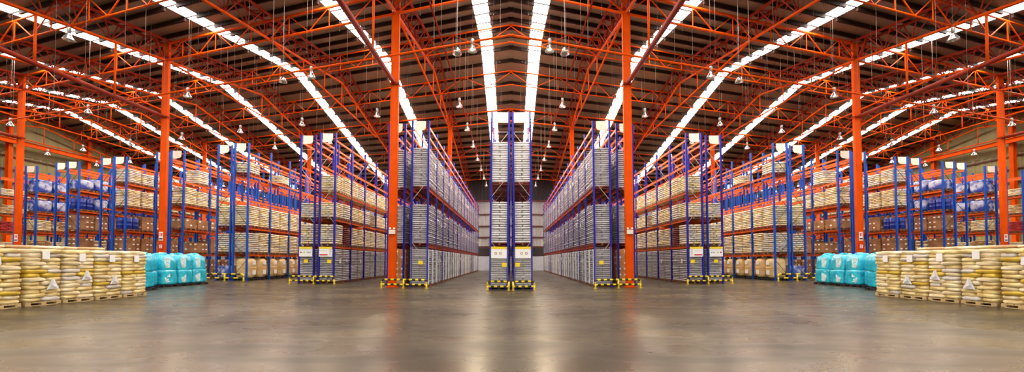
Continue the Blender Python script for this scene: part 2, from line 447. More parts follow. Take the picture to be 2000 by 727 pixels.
def upright_mesh(h, colour):
    mb = MB()
    mb.box((0, -.045, h / 2), (.10, .02, h)); mb.box((-.045, 0, h / 2), (.012, .09, h)); mb.box((.045, 0, h / 2), (.012, .09, h))
    mb.box((-.03, .045, h / 2), (.035, .012, h)); mb.box((.03, .045, h / 2), (.035, .012, h))
    mb.box((0, 0, .008), (.17, .15, .016))
    return mb.mesh('upright', colour)
def brace_mesh(h, w, step=1.2, z0=.25, th=.022, m='brace'):
    mb = MB(); z = z0; k = 0
    mb.bar((-w / 2, 0, z), (w / 2, 0, z), th, th)
    while z + step < h:
        a, b = (-w / 2, w / 2) if k % 2 == 0 else (w / 2, -w / 2)
        mb.bar((a, 0, z), (b, 0, z + step), th, th); z += step; k += 1
    mb.bar((-w / 2, 0, z), (w / 2, 0, z), th, th)
    return mb.mesh('frame_brace', m)
def beam_mesh(L):
    mb = MB(); mb.box((0, L / 2, -.065), (.05, L - .12, .13))
    for y in (.045, L - .045): mb.box((0, y, -.08), (.065, .03, .2))
    return mb.mesh('beam', 'beam')
BEAM = beam_mesh(BAY)
UPM, BRM = {}, {}
def single_rack(name, label, u0, levels, h, bays, colour, group):
    """one row of racking; x runs from -u0-RW to -u0"""
    uc = u0 + RW / 2
    t = thing(name, label, 'pallet rack', (-uc, rack_y(uc), 0), group=group)
    if (h, colour) not in UPM: UPM[h, colour] = upright_mesh(h, colour)
    if h not in BRM: BRM[h] = brace_mesh(h, RW - .12, m='brace' if colour == 'navy' else 'dark', th=.022)
    x = RW / 2 - .05
    for b in range(bays + 1):
        for s in (-1, 1): part('upright', UPM[h, colour], t, (s * x, .05 + b * BAY, 0))
        part('frame_brace', BRM[h], t, (0, .05 + b * BAY, 0))
    for z in levels:
        for b in range(bays):
            for s in (-1, 1): part('beam', BEAM, t, (s * x, .05 + b * BAY, z))
    return t

# ------------------------------------------------------------------ pallet loads
def pallet_mb(W, L, h=.13):
    mb = MB(); n = 6
    for i in range(n): mb.box((0, -L / 2 + L / n * (i + .5), h - .011), (W, L / n - .025, .022))
    for x in (-W / 2 + .05, 0, W / 2 - .05):
        mb.box((x, 0, h - .033), (.1, L, .022))
        for y in (-L / 2 + .07, 0, L / 2 - .07): mb.box((x, y, .055), (.1, .14, .066))
        mb.box((x, 0, .011), (.1, L, .022))
    for y in (-L / 2 + .05, L / 2 - .05): mb.box((0, y, .011), (W, .1, .022))
    return mb
PW, PL = 1.08, 1.04
PAL = {m: pallet_mb(PW, PL).mesh('pallet', m) for m in ('wood', 'woodb', 'woodr', 'blackp')}

def sackstack(W, L, H, layer, T, mats, slab=False, seed=0, pick=None):
    rnd = random.Random(seed); mb = MB(); n = max(1, round(H / layer)); lh = H / n
    for k in range(n):
        z = lh * (k + .5); lean = Vector((rnd.uniform(-.012, .012), rnd.uniform(-.012, .012), 0))
        cells = []
        if slab:
            if k % 2: cells = [(-W / 4, 0, W / 2, L), (W / 4, 0, W / 2, L)]
            else: cells = [(0, -L / 4, W, L / 2), (0, L / 4, W, L / 2)]
        else:
            f = -1 if k % 2 else 1
            a = .58 * L; b = .42 * L
            for i in range(3): cells.append((-W / 2 + W / 6 + i * W / 3, f * (L / 2 - a / 2), W / 3, a))
            for i in range(2): cells.append((-W / 2 + W / 4 + i * W / 2, -f * (L / 2 - b / 2), W / 2, b))
        for x, y, w, l in cells:
            g = rnd.uniform(.985, 1.03)
            mb.blob(T, (x + lean.x + rnd.uniform(-.008, .008), y + lean.y + rnd.uniform(-.008, .008), z), (w * g, l * g, lh * 1.06), pick(rnd) if pick else 0, rz=rnd.uniform(-.02, .02))
    return mb.mesh('sack_stack', mats)
STK = {}
def get_stack(kind, H, var):
    key = (kind, H, var)
    if key in STK: return STK[key]
    sd = hash(kind) % 1 + int(H * 100) + var * 17
    if kind == 'grey': me = sackstack(PW - .02, PL - .02, H, .118, T_SLAB, 'grey', True, sd)
    elif kind == 'pale': me = sackstack(PW - .02, PL - .02, H, .125, T_SLAB, 'palewhite', True, sd)
    elif kind == 'maroon': me = sackstack(PW - .02, PL - .02, H, .13, T_SLAB, 'maroon', True, sd)
    elif kind == 'cream': me = sackstack(PW, PL, H, .125, T_LO, ['cream', 'whites'], False, sd, lambda r: 1 if r.random() < .2 else 0)
    elif kind == 'white': me = sackstack(PW, PL, H, .14, T_LO, ['whites', 'cream'], False, sd, lambda r: 1 if r.random() < .25 else 0)
    elif kind == 'tan': me = sackstack(PW, PL, H, .13, T_LO, ['tan', 'cream'], False, sd, lambda r: 1 if r.random() < .3 else 0)
    elif kind == 'red': me = sackstack(PW, PL, H, .14, T_LO, 'redbag', False, sd)
    elif kind in ('carton', 'tancarton'):
        rnd = random.Random(sd); mb = MB(); nz = max(1, round(H / .37)); bh = H / nz
        for k in range(nz):
            for i in range(3):
                for j in range(3):
                    cx, cy = (i - 1) * PW / 3, (j - 1) * PL / 3
                    if 0 < k < nz - 1 and i == 1 and j == 1: continue
                    rot = Matrix.Rotation(rnd.uniform(-.02, .02), 3, 'Z')
                    mb.box((cx, cy, bh * (k + .5)), (PW / 3 - .012, PL / 3 - .012, bh - .008), 0, rot)
                    if i == 2 and rnd.random() < .55: mb.box((cx + PW / 6 - .003, cy, bh * (k + .62)), (.008, .16, .1), 1)
                    if j == 0 and rnd.random() < .55: mb.box((cx, cy - PL / 6 + .003, bh * (k + .62)), (.16, .008, .1), 1)
                    mb.box((cx, cy, bh * (k + 1) - .004), (PW / 3 - .02, .05, .004), 2)
        me = mb.mesh('carton_stack', [kind, 'paper', 'cream'])
    elif kind == 'wrapblue':
        mb = MB(); mb.blob(T_BAG, (0, 0, H / 2), (PW, PL, H), 0, nz=.10, nsc=2.2, seed=sd)
        me = mb.mesh('wrapped_goods', 'wrapblue')
    elif kind == 'bulk':
        mb = MB(); mb.blob(T_ROUND, (0, 0, H * .5), (PW, .95, H), 0, nz=.06, nsc=2.0, seed=sd); mb.blob(T_ROUND, (0, 0, H * .52), (PW + .02, .97, .16), 0, nz=.07, nsc=2.0, seed=sd)
        mb.lathe([(.22, H - .03), (.16, H + .05), (.05, H + .12), (0, H + .12)], 12)
        me = mb.mesh('bulk_bag', 'bulk')
    STK[key] = me
    return me
drm = MB(); drm.lathe([(0, 0), (.25, 0), (.26, .02), (.26, .28), (.272, .30), (.26, .32), (.26, .58), (.272, .60), (.26, .62), (.26, .86), (.24, .9), (.22, .88), (0, .88)], 18)
DRUM = drm.mesh('drum', 'drum')
SHEETX = MB().box((0, 0, 0), (.012, .22, .28)).mesh('label_sheet', 'paper')
BSHEET = MB().box((0, 0, 0), (.02, .34, .30)).mesh('label_sheet', 'paper')
SHEETY = MB().box((0, 0, 0), (.30, .012, .2)).mesh('label_sheet', 'paper')
YSHEET = MB().box((0, 0, 0), (.26, .012, .22)).mesh('label_sheet', mat and 'yellow')
FILMX = MB().box((0, 0, 0), (.014, .16, .2)).mesh('film_patch', 'film')
def corner_film(H):
    mb = MB()
    for s in (-1, 1): mb.box((PW / 2 + .012, s * (PL / 2 - .03), H / 2), (.012, .1, H)); mb.box((PW / 2 - .03, s * (PL / 2 + .012), H / 2), (.1, .012, H))
    return mb.mesh('edge_film', 'film')
EDGE = {}
NAMES = {'grey': ('tall_sack_pallet', 'silver-grey sacks'), 'pale': ('tall_sack_pallet', 'pale silver sacks'), 'maroon': ('sack_pallet', 'dark red bags'),
         'cream': ('sack_pallet', 'cream sacks'), 'white': ('sack_pallet', 'whitish sacks'), 'tan': ('sack_pallet', 'tan sacks'), 'red': ('sack_pallet', 'red bags'),
         'carton': ('carton_pallet', 'brown cartons'), 'tancarton': ('carton_pallet', 'orange-lit tan cartons'), 'wrapblue': ('wrapped_pallet', 'blue wrapped goods'), 'drum': ('drum_pallet', 'blue drums'), 'bulk': ('bulk_bag_pallet', 'tan bulk bag')}
TIER = ['floor tier', 'second tier', 'third tier', 'fourth tier', 'fifth tier', 'top tier']
def load(kind, H, pal, loc, label, group, var=0, extras=True):
    name, _ = NAMES[kind]
    t = thing(name, label, 'pallet load', loc, R(random.uniform(-1.2, 1.2)), group=group)
    part('pallet', PAL[pal], t)
    if kind == 'drum':
        for x in (-.27, .27):
            for y in (-.27, .27): part('drum', DRUM, t, (x, y, .13))
        return t
    nm = {'carton': 'carton_stack', 'tancarton': 'carton_stack', 'wrapblue': 'wrapped_goods', 'bulk': 'bag'}.get(kind, 'sack_stack')
    part(nm, get_stack(kind, H, var), t, (0, 0, .13))
    if not extras: return t
    if kind in ('grey', 'pale'):
        if random.random() < .6: part('label_sheet', SHEETX if random.random() < .5 else FILMX, t, (PW / 2 + .012, random.uniform(-.3, .3), .13 + H * random.uniform(.62, .75)), label='white sheet')
    if kind == 'grey' and pal == 'woodb' and loc[2] == 0 and 'first rack' in label and random.random() < .6:
        if H not in EDGE: EDGE[H] = corner_film(H)
        part('edge_film', EDGE[H], t, (0, 0, .13), label='white film along the edges')
    if kind == 'bulk':
        for z in (.3, .78): part('label_sheet', BSHEET, t, (PW / 2 + .02, .0, .13 + H * z), label='white sheet')
    return t
def load_pos(u0, b, i): 
    uc = u0 + RW / 2
    return (-uc, rack_y(uc) + .05 + b * BAY + .08 + .58 + i * 1.17)

def fill(rname, u0, z, tier, kinds, bays, rear=False, skip=()):
    """kinds(n) -> (kind, H, pallet) or None for the n-th load from the front"""
    for b in range(bays):
        for i in range(2):
            n = 2 * b + i
            k = kinds(n)
            if k is None or n in skip: continue
            kind, H, pal = k
            x, y = load_pos(u0, b, i)
            row = 'rear-row ' if rear else ''
            lab = '%s on %s%s of %s left of centre, %s from front' % (NAMES[kind][1], row, TIER[tier], rname, ORD[n])
            load(kind, H, pal, (x, y, z + (.006 if z else 0)), lab, 'loads on the %s left of centre' % rname, random.randint(0, 2) if H > 0 else 0)

def pickk(*opts):
    return lambda n: random.choice(opts)
for name, u0, levels, h, br, bl, colour in RACKS:
    if name == 'centre rack': lab = 'tall ultramarine rack row, left half of the centre pair facing the viewer'
    else: lab = '%s pallet rack with orange beams, front row of the %s left of centre' % ('ultramarine' if colour == 'navy' else 'bright blue', name)
    single_rack('pallet_rack', lab, u0, levels, h, br, colour, 'pallet racks')
    if bl: single_rack('pallet_rack', '%s pallet rack with orange beams, rear row of the %s left of centre' % ('ultramarine' if colour == 'navy' else 'bright blue', name), u0 + 1.5, levels, h, bl, colour, 'pallet racks')

G = ('grey', 2.08, 'woodb'); G2 = ('grey', 2.3, 'woodr')
# centre rack
fill('centre rack', .15, 0, 0, lambda n: ('pale', 2.08, 'blackp') if n < 2 else G, 2)
fill('centre rack', .15, 2.42, 1, lambda n: ('pale', 2.3, 'woodr'), 2)
fill('centre rack', .15, 5.78, 2, lambda n: ('pale', 2.25, 'woodr'), 6)
# first rack
for z, tr, k in ((0, 0, G), (2.42, 1, G2), (5.78, 2, G2)):
    fill('first rack', 4.86, z, tr, (lambda n, k=k: k), 14)
    fill('first rack', 6.36, z, tr, (lambda n, k=k, z=z: ('tancarton', 2.08, 'woodb') if z == 0 and n < 3 else k), 2, rear=True)
# second rack
fill('second rack', 11.2, 0, 0, lambda n: G, 9)
fill('second rack', 11.2, 2.4, 1, lambda n: ('maroon', 1.15, 'woodr') if n == 1 else ('white', 1.25, 'woodb') if n == 0 else random.choice([('cream', 1.2, 'woodb'), ('white', 1.25, 'woodb'), ('tan', 1.2, 'woodb')]), 10)
fill('second rack', 11.2, 4.13, 2, lambda n: random.choice([('cream', .95, 'woodb'), ('white', 1.0, 'woodb')]) if n < 3 or random.random() < .85 else None, 10)
fill('second rack', 11.2, 5.87, 3, lambda n: random.choice([('cream', 1.05, 'wood'), ('cream', .95, 'wood'), ('white', 1.0, 'wood')]), 10)
fill('second rack', 12.7, 0, 0, lambda n: G, 3, rear=True)
fill('second rack', 12.7, 2.4, 1, lambda n: ('white', 1.3, 'woodb'), 3, rear=True)
fill('second rack', 12.7, 4.13, 2, lambda n: ('white', .95, 'woodb'), 3, rear=True)
# third rack
fill('third rack', 18.2, 0, 0, lambda n: ('bulk', 1.44, 'blackp'), 4)
fill('third rack', 18.2, 1.85, 1, lambda n: ('cream', 1.42, 'woodb') if n % 5 else ('white', 1.35, 'woodb'), 4)
fill('third rack', 18.2, 3.7, 2, lambda n: ('cream', 1.42, 'woodr') if n < 7 else ('tan', 1.3, 'woodr'), 4)
fill('third rack', 18.2, 7.4, 4, lambda n: ('white', .75, 'woodr') if n == 0 else ('cream', .6, 'woodr') if n == 3 else None, 4)
fill('third rack', 19.7, 0, 0, lambda n: ('wrapblue', .9, 'blackp') if n == 0 else ('bulk', 1.5, 'blackp'), 2, rear=True)
fill('third rack', 19.7, 1.85, 1, lambda n: ('white', 1.3, 'woodb'), 2, rear=True)
fill('third rack', 19.7, 3.7, 2, lambda n: ('cream', 1.4, 'woodr'), 2, rear=True)
# fourth to eighth rack
def mix(rname, u0, levels, bays, table):
    for tier, opts in table.items():
        z = 0 if tier == 0 else levels[tier - 1]
        fill(rname, u0, z, tier, (lambda n, opts=opts: random.choice(opts)), bays)
for name, u0, levels, h, br, bl, colour in RACKS[4:]:
    if name == 'fourth rack':
        tb = {0: [('carton', 1.3, 'woodb')], 1: [('carton', 1.1, 'woodb'), ('carton', .75, 'woodb'), ('carton', .75, 'woodb'), None], 2: [('carton', 1.0, 'woodb'), ('carton', .7, 'woodb'), ('carton', .7, 'woodb'), None], 3: [('cream', 1.25, 'woodb'), ('white', 1.2, 'woodb'), ('cream', 1.1, 'woodb')], 4: [('white', 1.0, 'woodb'), None, None]}
    elif name == 'fifth rack':
        tb = {0: [('carton', 1.3, 'woodb')], 1: [('carton', 1.1, 'woodb')], 2: [('carton', 1.0, 'woodb'), ('carton', 1.1, 'woodb'), ('drum', .9, 'woodb')], 3: [('cream', 1.3, 'woodb'), ('cream', 1.25, 'woodb')], 4: [('white', 1.05, 'woodb'), ('white', .9, 'woodb')]}
    elif name == 'sixth rack':
        tb = {0: [('tan', 1.2, 'woodb')], 1: [('carton', 1.1, 'woodb'), ('tan', .9, 'woodb')], 2: [('carton', 1.2, 'woodb')], 3: [('drum', .9, 'woodb'), ('wrapblue', 1.0, 'woodb')], 4: [('wrapblue', 1.0, 'woodb'), ('wrapblue', .8, 'woodb')]}
    elif name == 'seventh rack':
        tb = {0: [('tan', 1.2, 'woodb')], 1: [('cream', .8, 'woodb'), ('tan', .9, 'woodb')], 2: [('cream', .9, 'woodb'), ('tan', .9, 'woodb')], 3: [('drum', .9, 'woodb'), ('wrapblue', 1.0, 'woodb')], 4: [('wrapblue', 1.1, 'woodb'), ('wrapblue', .9, 'woodb')]}
    else:
        tb = {0: [('tan', 1.2, 'woodb')], 1: [('cream', .8, 'woodb')], 2: [('red', .95, 'woodb'), ('red', .8, 'woodb')], 3: [('tan', .8, 'woodb'), ('cream', .6, 'woodb')], 4: [('cream', .6, 'woodb'), None]}
    mix(name, u0, levels, 3 if name != 'fourth rack' else 4, tb)

# wire mesh guard on the rack ends
def grid_mb(W, H, st=.09):
    mb = MB(); n = int(W / st)
    for i in range(n + 1): mb.bar((-W / 2 + W * i / n, 0, 0), (-W / 2 + W * i / n, 0, H), .009, .009)
    n = int(H / st)
    for i in range(n + 1): mb.bar((-W / 2, 0, H * i / n), (W / 2, 0, H * i / n), .009, .009)
    return mb
GRID = grid_mb(RW - .1, 2.2).mesh('wire_mesh', 'brace')
for nm, u0 in (('centre rack', .15), ('first rack', 4.86)):
    uc = u0 + RW / 2
    solo('wire_guard', GRID, 'wire mesh guard across the lower front end of the %s left of centre' % nm, 'mesh guard', (-uc, rack_y(uc) - .03, .12))

# aisle plates high on the front frames
PLATE = MB()
pts = [(-.31, .0), (.31, .0)] + [(.31, -.34)] + [(.31 - .2 * (1 - math.cos(a)), -.34 - .2 * math.sin(a)) for a in (R(30), R(60), R(90))] + [(-.31, -.56)]
n_ = len(pts)
PLATE.add([Vector((x, -.012, z)) for x, z in pts] + [Vector((x, .012, z)) for x, z in pts],
          [tuple(range(n_))[::-1], tuple(range(n_, 2 * n_))] + [(i, (i + 1) % n_, n_ + (i + 1) % n_, n_ + i) for i in range(n_)])
PLATE = PLATE.mesh('aisle_plate', 'white')
PLATESQ = MB().box((0, 0, -.28), (.84, .024, .56)).mesh('aisle_plate', 'white')
for name, u0, levels, h, br, bl, colour in RACKS:
    rows = [(u0, 'front row')] + ([(u0 + 1.5, 'rear row')] if bl else [])
    if name == 'eighth rack': rows = []
    for uu, rr in rows:
        uc = uu + RW / 2
        solo('aisle_plate', PLATESQ if name == 'centre rack' else PLATE, 'blank cream aisle plate topping the %s of the %s left of centre' % (rr, name), 'sign', (-uc, rack_y(uc) - .03, h - .05), group='aisle plates')

# notice boards on the rack ends
def notice(u0, label, marks, z=1.78):
    uc = u0 + RW / 2
    t = thing('notice_sign', label, 'sign', (-uc, rack_y(uc) - .07, z), group='notice boards')
    part('board', MB().box((0, 0, .25), (.84, .02, .62)).mesh('board', 'paper'), t)
    part('header_strip', MB().box((0, -.014, .50), (.84, .012, .13)).mesh('header_strip', 'yellow'), t, label='yellow header')
    if marks == 'bar':
        part('red_bar', MB().box((-.12, -.014, .06), (.5, .01, .08)).mesh('red_bar', 'red'), t)
        mb = MB()
        for k in range(9): mb.box((-.36 + .055 * k, -.013, .30), (.035, .008, .03))
        for k in range(6): mb.box((.3, -.013, .40 - .07 * k), (.14, .008, .025))
        part('print_lines', mb.mesh('print_lines', 'ballast'), t)
    elif marks == 'dots':
        part('red_mark', MB().box((-.30, -.014, .20), (.09, .01, .09)).mesh('red_mark', 'red'), t)
        part('green_mark', MB().box((-.10, -.014, .20), (.09, .01, .09)).mesh('green_mark', 'green'), t)
        mb = MB()
        for k in range(3): mb.box((.1 + .1 * k, -.013, .20), (.06, .008, .09))
        for k in range(10): mb.box((-.36 + .08 * k, -.013, .36), (.05, .008, .02))
        part('print_lines', mb.mesh('print_lines', 'ballast'), t)
    else:
        mb = MB()
        for k in (-.18, .08):
            mb.box((k, -.013, .20), (.12, .008, .12)); mb.box((k, -.0175, .20), (.06, .004, .06), 1)
        part('pictograms', mb.mesh('pictograms', ['carton', 'paper']), t)
def note(u0, label, x, z=1.42):
    uc = u0 + RW / 2
    solo('note_sign', YSHEET, label, 'sign', (-uc + x, rack_y(uc) - .075, z), group='yellow notes')
notice(.15, 'white notice board with yellow header on the left half of the centre rack', 'pics')
notice(11.2, 'white notice board with yellow header and red bar on second rack left of centre', 'bar')
notice(12.7, 'white notice board with yellow header and small coloured marks on second rack left of centre', 'dots')
note(11.2, 'yellow note under the red-barred notice board left of centre', .24)
note(12.7, 'yellow note under the notice board with coloured marks left of centre', .02)
note(4.86, 'yellow note on the wire guard of the first rack left of centre', .12, 1.42)
note(.15, 'yellow note under the notice board of the centre rack, left half', .3, 1.36)

# guard rails
def striped(mb, pts, r, st, ph=0):
    pts = [Vector(p) for p in pts]; acc = ph; out = [pts[0]]
    cur = int(acc / st) % 2
    for a, b in zip(pts, pts[1:]):
        L = (b - a).length; d = (b - a) / L; pos = 0
        while True:
            nxt = (math.floor(acc / st + 1e-6) + 1) * st
            stp = nxt - acc
            if pos + stp >= L - 1e-6:
                acc += L - pos; out.append(b); break
            pos += stp; acc = nxt; out.append(a + d * pos)
            mb.tube(out, r, 8, cur); cur = 1 - cur; out = [out[-1]]
    if len(out) > 1: mb.tube(out, r, 8, cur)
def guard(u0, u1, label, foots, joined=False, st=.17, yb=None):
    um = (u0 + u1) / 2
    yb = yb or rack_y(um) - .42
    t = thing('guard_rail', label, 'guard rail', (-um, yb, 0), group='yellow and black guard rails')
    sk = -S * .0
    xs = [-(q - um) for q in foots]
    x0, x1 = min(xs), max(xs)
    r = .052
    for z, nm in ((.47, 'upper_rail'), (.20, 'lower_rail')):
        mb = MB(); pts = []
        if nm == 'upper_rail':
            pts = [(x0, 0, .25)] + [(x0 + .12 - .12 * math.cos(a), 0, .35 + .12 * math.sin(a)) for a in (0, R(30), R(60), R(90))]
            if joined: pts += [(x1, 0, .47)]
            else: pts += [(x1 - .12 + .12 * math.sin(a), 0, .35 + .12 * math.cos(a)) for a in (0, R(30), R(60), R(90))] + [(x1, 0, .25)]
        else: pts = [(x0, 0, z), (x1, 0, z)]
        striped(mb, pts, r, st)
        part('rail', mb.mesh('rail', ['yellow', 'black']), t)
    for x in xs:
        top = .25 if x in (x0, x1) and not (joined and x == x1) else .47
        fb = MB(); fb.tube([(x, 0, 0), (x, 0, top)], r * 1.05, 8, 0); fb.box((x, 0, .008), (.16, .16, .016), 0)
        part('foot', fb.mesh('foot', ['yellow', 'black']), t)
guard(0.06, 1.3, 'black and yellow guard rail at the foot of the centre rack, left half', [1.25, .12], joined=True)
guard(4.8, 7.7, 'black and yellow guard rail before the first rack and orange column left of centre', [4.7, 5.98, 7.2], yb=21.65)
guard(11.0, 14.0, 'black and yellow guard rail before the second rack left of centre', [11.1, 12.4, 13.9])
guard(18.2, 21.0, 'black guard rail with long yellow bands before the third rack left of centre', [18.3, 19.6, 20.9], st=.32)

# ------------------------------------------------------------------ foreground sack pallets
def sackmesh(seed, m, w, l, h):
    mb = MB(); mb.blob(T_HI, (0, 0, 0), (w, l, h), 0, nz=.05, nsc=6.5, seed=seed); return mb.mesh('sack', m)
FW, FL = 1.2, .96
FLH = .128
SK = {}
for m in ('cream', 'creamb', 'yellows', 'whites'):
    for o, (w, l) in enumerate(((FW / 3 * 1.03, FL * .58 * 1.01), (FW / 2 * 1.02, FL * .42 * 1.02))):
        for v in range(3): SK[m, o, v] = sackmesh(v * 3.1 + o * 7 + hash(len(m)) % 5, m, w, l, FLH * 1.22)
FPAL = pallet_mb(FW, FL).mesh('pallet', 'wood')
triangle = MB()
tri = [(-.16, 0), (.17, .02), (.06, .2), (-.02, .36), (-.09, .16)]
triangle.add([Vector((0, y, z)) for y, z in tri] + [Vector((.03 + .015 * i, y * .9, z * .95)) for i, (y, z) in enumerate(tri)],
             [(4, 3, 2, 1, 0), (5, 6, 7, 8, 9)] + [(i, (i + 1) % 5, 5 + (i + 1) % 5, 5 + i) for i in range(5)])
TRI = triangle.mesh('torn_film', 'film')
FSHEET = MB().box((0, 0, 0), (.012, .2, .27)).mesh('label_sheet', 'paper')
FDESC = ['right-hand end pallet of the yellowish sack row at left, beside the turquoise bags', 'second pallet of yellowish sacks from the turquoise bags at left',
         'third pallet of yellowish sacks from the turquoise bags at left, bright yellow middle layers', 'fourth pallet of yellowish sacks from the turquoise bags at left, large torn film',
         'fifth pallet of yellowish sacks from the turquoise bags at left, cut by the picture edge']
FDESC[0] = 'first pallet of yellowish sacks next to the turquoise bags at left'
def sack_pallet(loc, label, nl, hot, seed, group, labelpos=None, tri=None):
    rnd = random.Random(seed)
    t = thing('sack_pallet', label, 'pallet load', loc, group=group)
    part('pallet', FPAL, t)
    for k in range(nl):
        f = -1 if k % 2 else 1
        z = .13 + FLH * (k + .5); a = .58 * FL; b = .42 * FL
        dx = rnd.uniform(-.015, .015)
        cells = [(0, -FW / 2 + FW / 6 + i * FW / 3, f * (FL / 2 - a / 2)) for i in range(3)] + [(1, -FW / 2 + FW / 4 + i * FW / 2, -f * (FL / 2 - b / 2)) for i in range(2)]
        for o, x, y in cells:
            m = 'yellows' if k in hot and rnd.random() < .75 else rnd.choice(['cream', 'creamb', 'creamb', 'cream', 'whites' if rnd.random() < .5 else 'creamb'])
            s = part('sack', SK[m, o, rnd.randint(0, 2)], t, (x + dx + rnd.uniform(-.012, .012), y + rnd.uniform(-.012, .012), z), rz=rnd.uniform(-.04, .04) + (PI if rnd.random() < .5 else 0), label='yellow sack' if m == 'yellows' else None)
            s.rotation_euler.x = rnd.uniform(-.03, .03)
    if labelpos: part('label_sheet', FSHEET, t, (FW / 2 + .03, labelpos[0], labelpos[1]), label='white paper sheet')
    if tri: part('torn_film', TRI, t, (FW / 2 + .025, tri[0], tri[1]), label='torn white film')
    return t
UF = 15.05
ys = [15.62, 14.6, 13.58, 12.56, 11.5]
hots = [(6,), (3, 9), (5, 6, 7, 8), (6, 7), (2, 5, 10)]
lps = [(-.02, 1.52), (.05, 1.52), (.05, 1.55), (.0, 1.62), (-.15, 1.45)]
tris = [None, (.15, .55), (.2, .75), (.2, .5), None]
for i, y in enumerate(ys):
    sack_pallet((-UF - FW / 2, y, 0), FDESC[i], 13, hots[i], i + 3, 'row of yellowish sack pallets at left', lps[i], tris[i])
for i, y in enumerate((15.5, 14.45, 13.4, 12.3)):
    t = thing('sack_pallet', 'tan sack pallet in the rear row at left, %s from the turquoise bags' % ORD[i], 'pallet load', (-UF - FW - .95, y, 0), R(3), group='rear row of tan sack pallets at left')
    part('pallet', FPAL, t)
    part('sack_stack', get_stack('tan', 1.82, i % 2), t, (0, 0, .13))

# ------------------------------------------------------------------ turquoise covered bags
def teal_mesh(seed):
    mb = MB()
    mb.blob(T_BAG, (0, 0, .40), (1.06, .98, .80), 0, nz=.05, nsc=3.2, seed=seed)
    return mb.mesh('lower_bag', 'teal')
def teal_top(seed):
    mb = MB(); T = T_BAG; vs = []
    for x, y, z in T[0]:
        k = 1.0 if z < .55 else 1.0 - (z - .55) * 1.05
        p = Vector((x * .51 * k, y * .47 * k, z * .44 + (.10 * max(0, z - .5))))
        p += Vector((noise.noise(p * 4 + Vector((seed, 0, 0))), noise.noise(p * 4 + Vector((0, seed, 5))), .6 * noise.noise(p * 6 + Vector((3, 0, seed))))) * (.055 + .12 * max(0, z - .4))
        vs.append(p + Vector((0, 0, .42)))
    mb.add(vs, T[1], 0, True)
    mb.blob(T_LO, (.05, .02, .92), (.34, .26, .12), 0, nz=.09, nsc=6, seed=seed)
    mb.blob(T_LO, (-.15, -.1, .89), (.3, .2, .12), 0, nz=.09, nsc=6, seed=seed + 2)
    return mb.mesh('upper_bag', 'teal')
BPAL = pallet_mb(1.15, 1.02, .12).mesh('pallet', 'blackp')
TL = ['at the right end of the row', 'second from the right end', 'third from the right end', 'fourth from the right end', 'standing forward beside the sack pallets']
TL = ['nearest the third rack', 'second from the third rack', 'third from the third rack', 'fourth from the third rack', 'beside the yellowish sacks']
glareT = MB().blob(T_SLAB, (0, 0, 0), (.05, .30, .60), 0, nz=.07, nsc=4).mesh('glare_patch', 'tealglare')  # raised pale patch imitating glare on the turquoise plastic
for i, (u, y) in enumerate(((18.2, 22.9), (18.2, 21.88), (18.2, 20.86), (18.25, 19.75), (17.25, 18.45))):
    t = thing('bulk_bag_pallet', 'turquoise covered double bag on black pallet at left, ' + TL[i], 'pallet load', (-u - .57, y, 0), R(random.uniform(-2, 2)), group='turquoise covered bags at left')
    part('pallet', BPAL, t)
    part('lower_bag', teal_mesh(i * 2.3), t, (0, 0, .11))
    part('upper_bag', teal_top(i * 3.7 + 1), t, (0, 0, .86))
    part('glare_patch', glareT, t, (.51, -.2, .48), label='pale bluish-white patch imitating glare')
    part('glare_patch', glareT, t, (.49, -.2, 1.28), label='pale bluish-white patch imitating glare')

# ------------------------------------------------------------------ lamps
rf = MB(); rf.lathe([(.05, .30), (.075, .29), (.10, .22), (.15, .13), (.20, .05), (.225, 0), (.235, -.01), (.215, 0), (.19, .05), (.14, .13), (.09, .22), (.05, .28)], 24)
REF = rf.mesh('reflector', 'lampmetal')
bl_ = MB(); bl_.lathe([(0, .02), (.05, .03), (.085, .08), (.08, .14), (.04, .22), (.03, .27), (0, .27)], 14); BULB = bl_.mesh('bulb', 'bulb')
bs = MB(); bs.lathe([(0, .30), (.06, .30), (.06, .36), (.085, .38), (.085, .56), (.05, .6), (0, .6)], 16)
BALL = bs.mesh('ballast', 'ballast')
LIGHT = bpy.data.lights.new('lamp_light', 'SPOT'); LIGHT.energy = 420; LIGHT.spot_size = R(166); LIGHT.spot_blend = .35; LIGHT.color = (1.0, .78, .52); LIGHT.shadow_soft_size = .12
def lamp(u, v, z, label, group, off=False, light=True):
    p = P(u, v, z)
    t = thing('pendant_bell_lamp', label, 'lamp', p, group=group)
    part('reflector', REF, t); part('ballast', BALL, t); 
    if not off: part('bulb', BULB, t)
    top = zroof(v) - z - .02
    if light:
        lo = bpy.data.objects.new('lamp_light', LIGHT); C.objects.link(lo); lo.parent = t; lo.location = (0, 0, -.12)
    part('suspension_wire', MB().tube([(0, 0, .6), (0, 0, top)], .006, 5).mesh('suspension_wire', 'wire'), t)
LU = [3.6, 9.8, 16.3, 22.4, 28.9, 35.4, 42.0, 47.5]
LV = [24.9, 29.6, 34.2, 38.9, 43.5, 48.2, 52.8]
for i, u in enumerate(LU):
    for j, v in enumerate(LV):
        lamp(u, v, 11.9, 'hanging bell lamp over the %s aisle left of centre, %s from front' % (ORD[i], ORD[j]), 'bell lamps over the left aisles', light=j < 6)
for i, u in enumerate((2.0, 11.3, 20.6, 30.1, 39.3)):
    lamp(u, 18.1, 11.75, 'large bell lamp hanging below the front cross pipe, %s left of centre' % ORD[i], 'bell lamps at the left front pipe')
lamp(21.0, 11.7, 11.8, 'dark bell lamp against the skylight at upper left', 'bell lamps at the left front pipe', off=True, light=False)
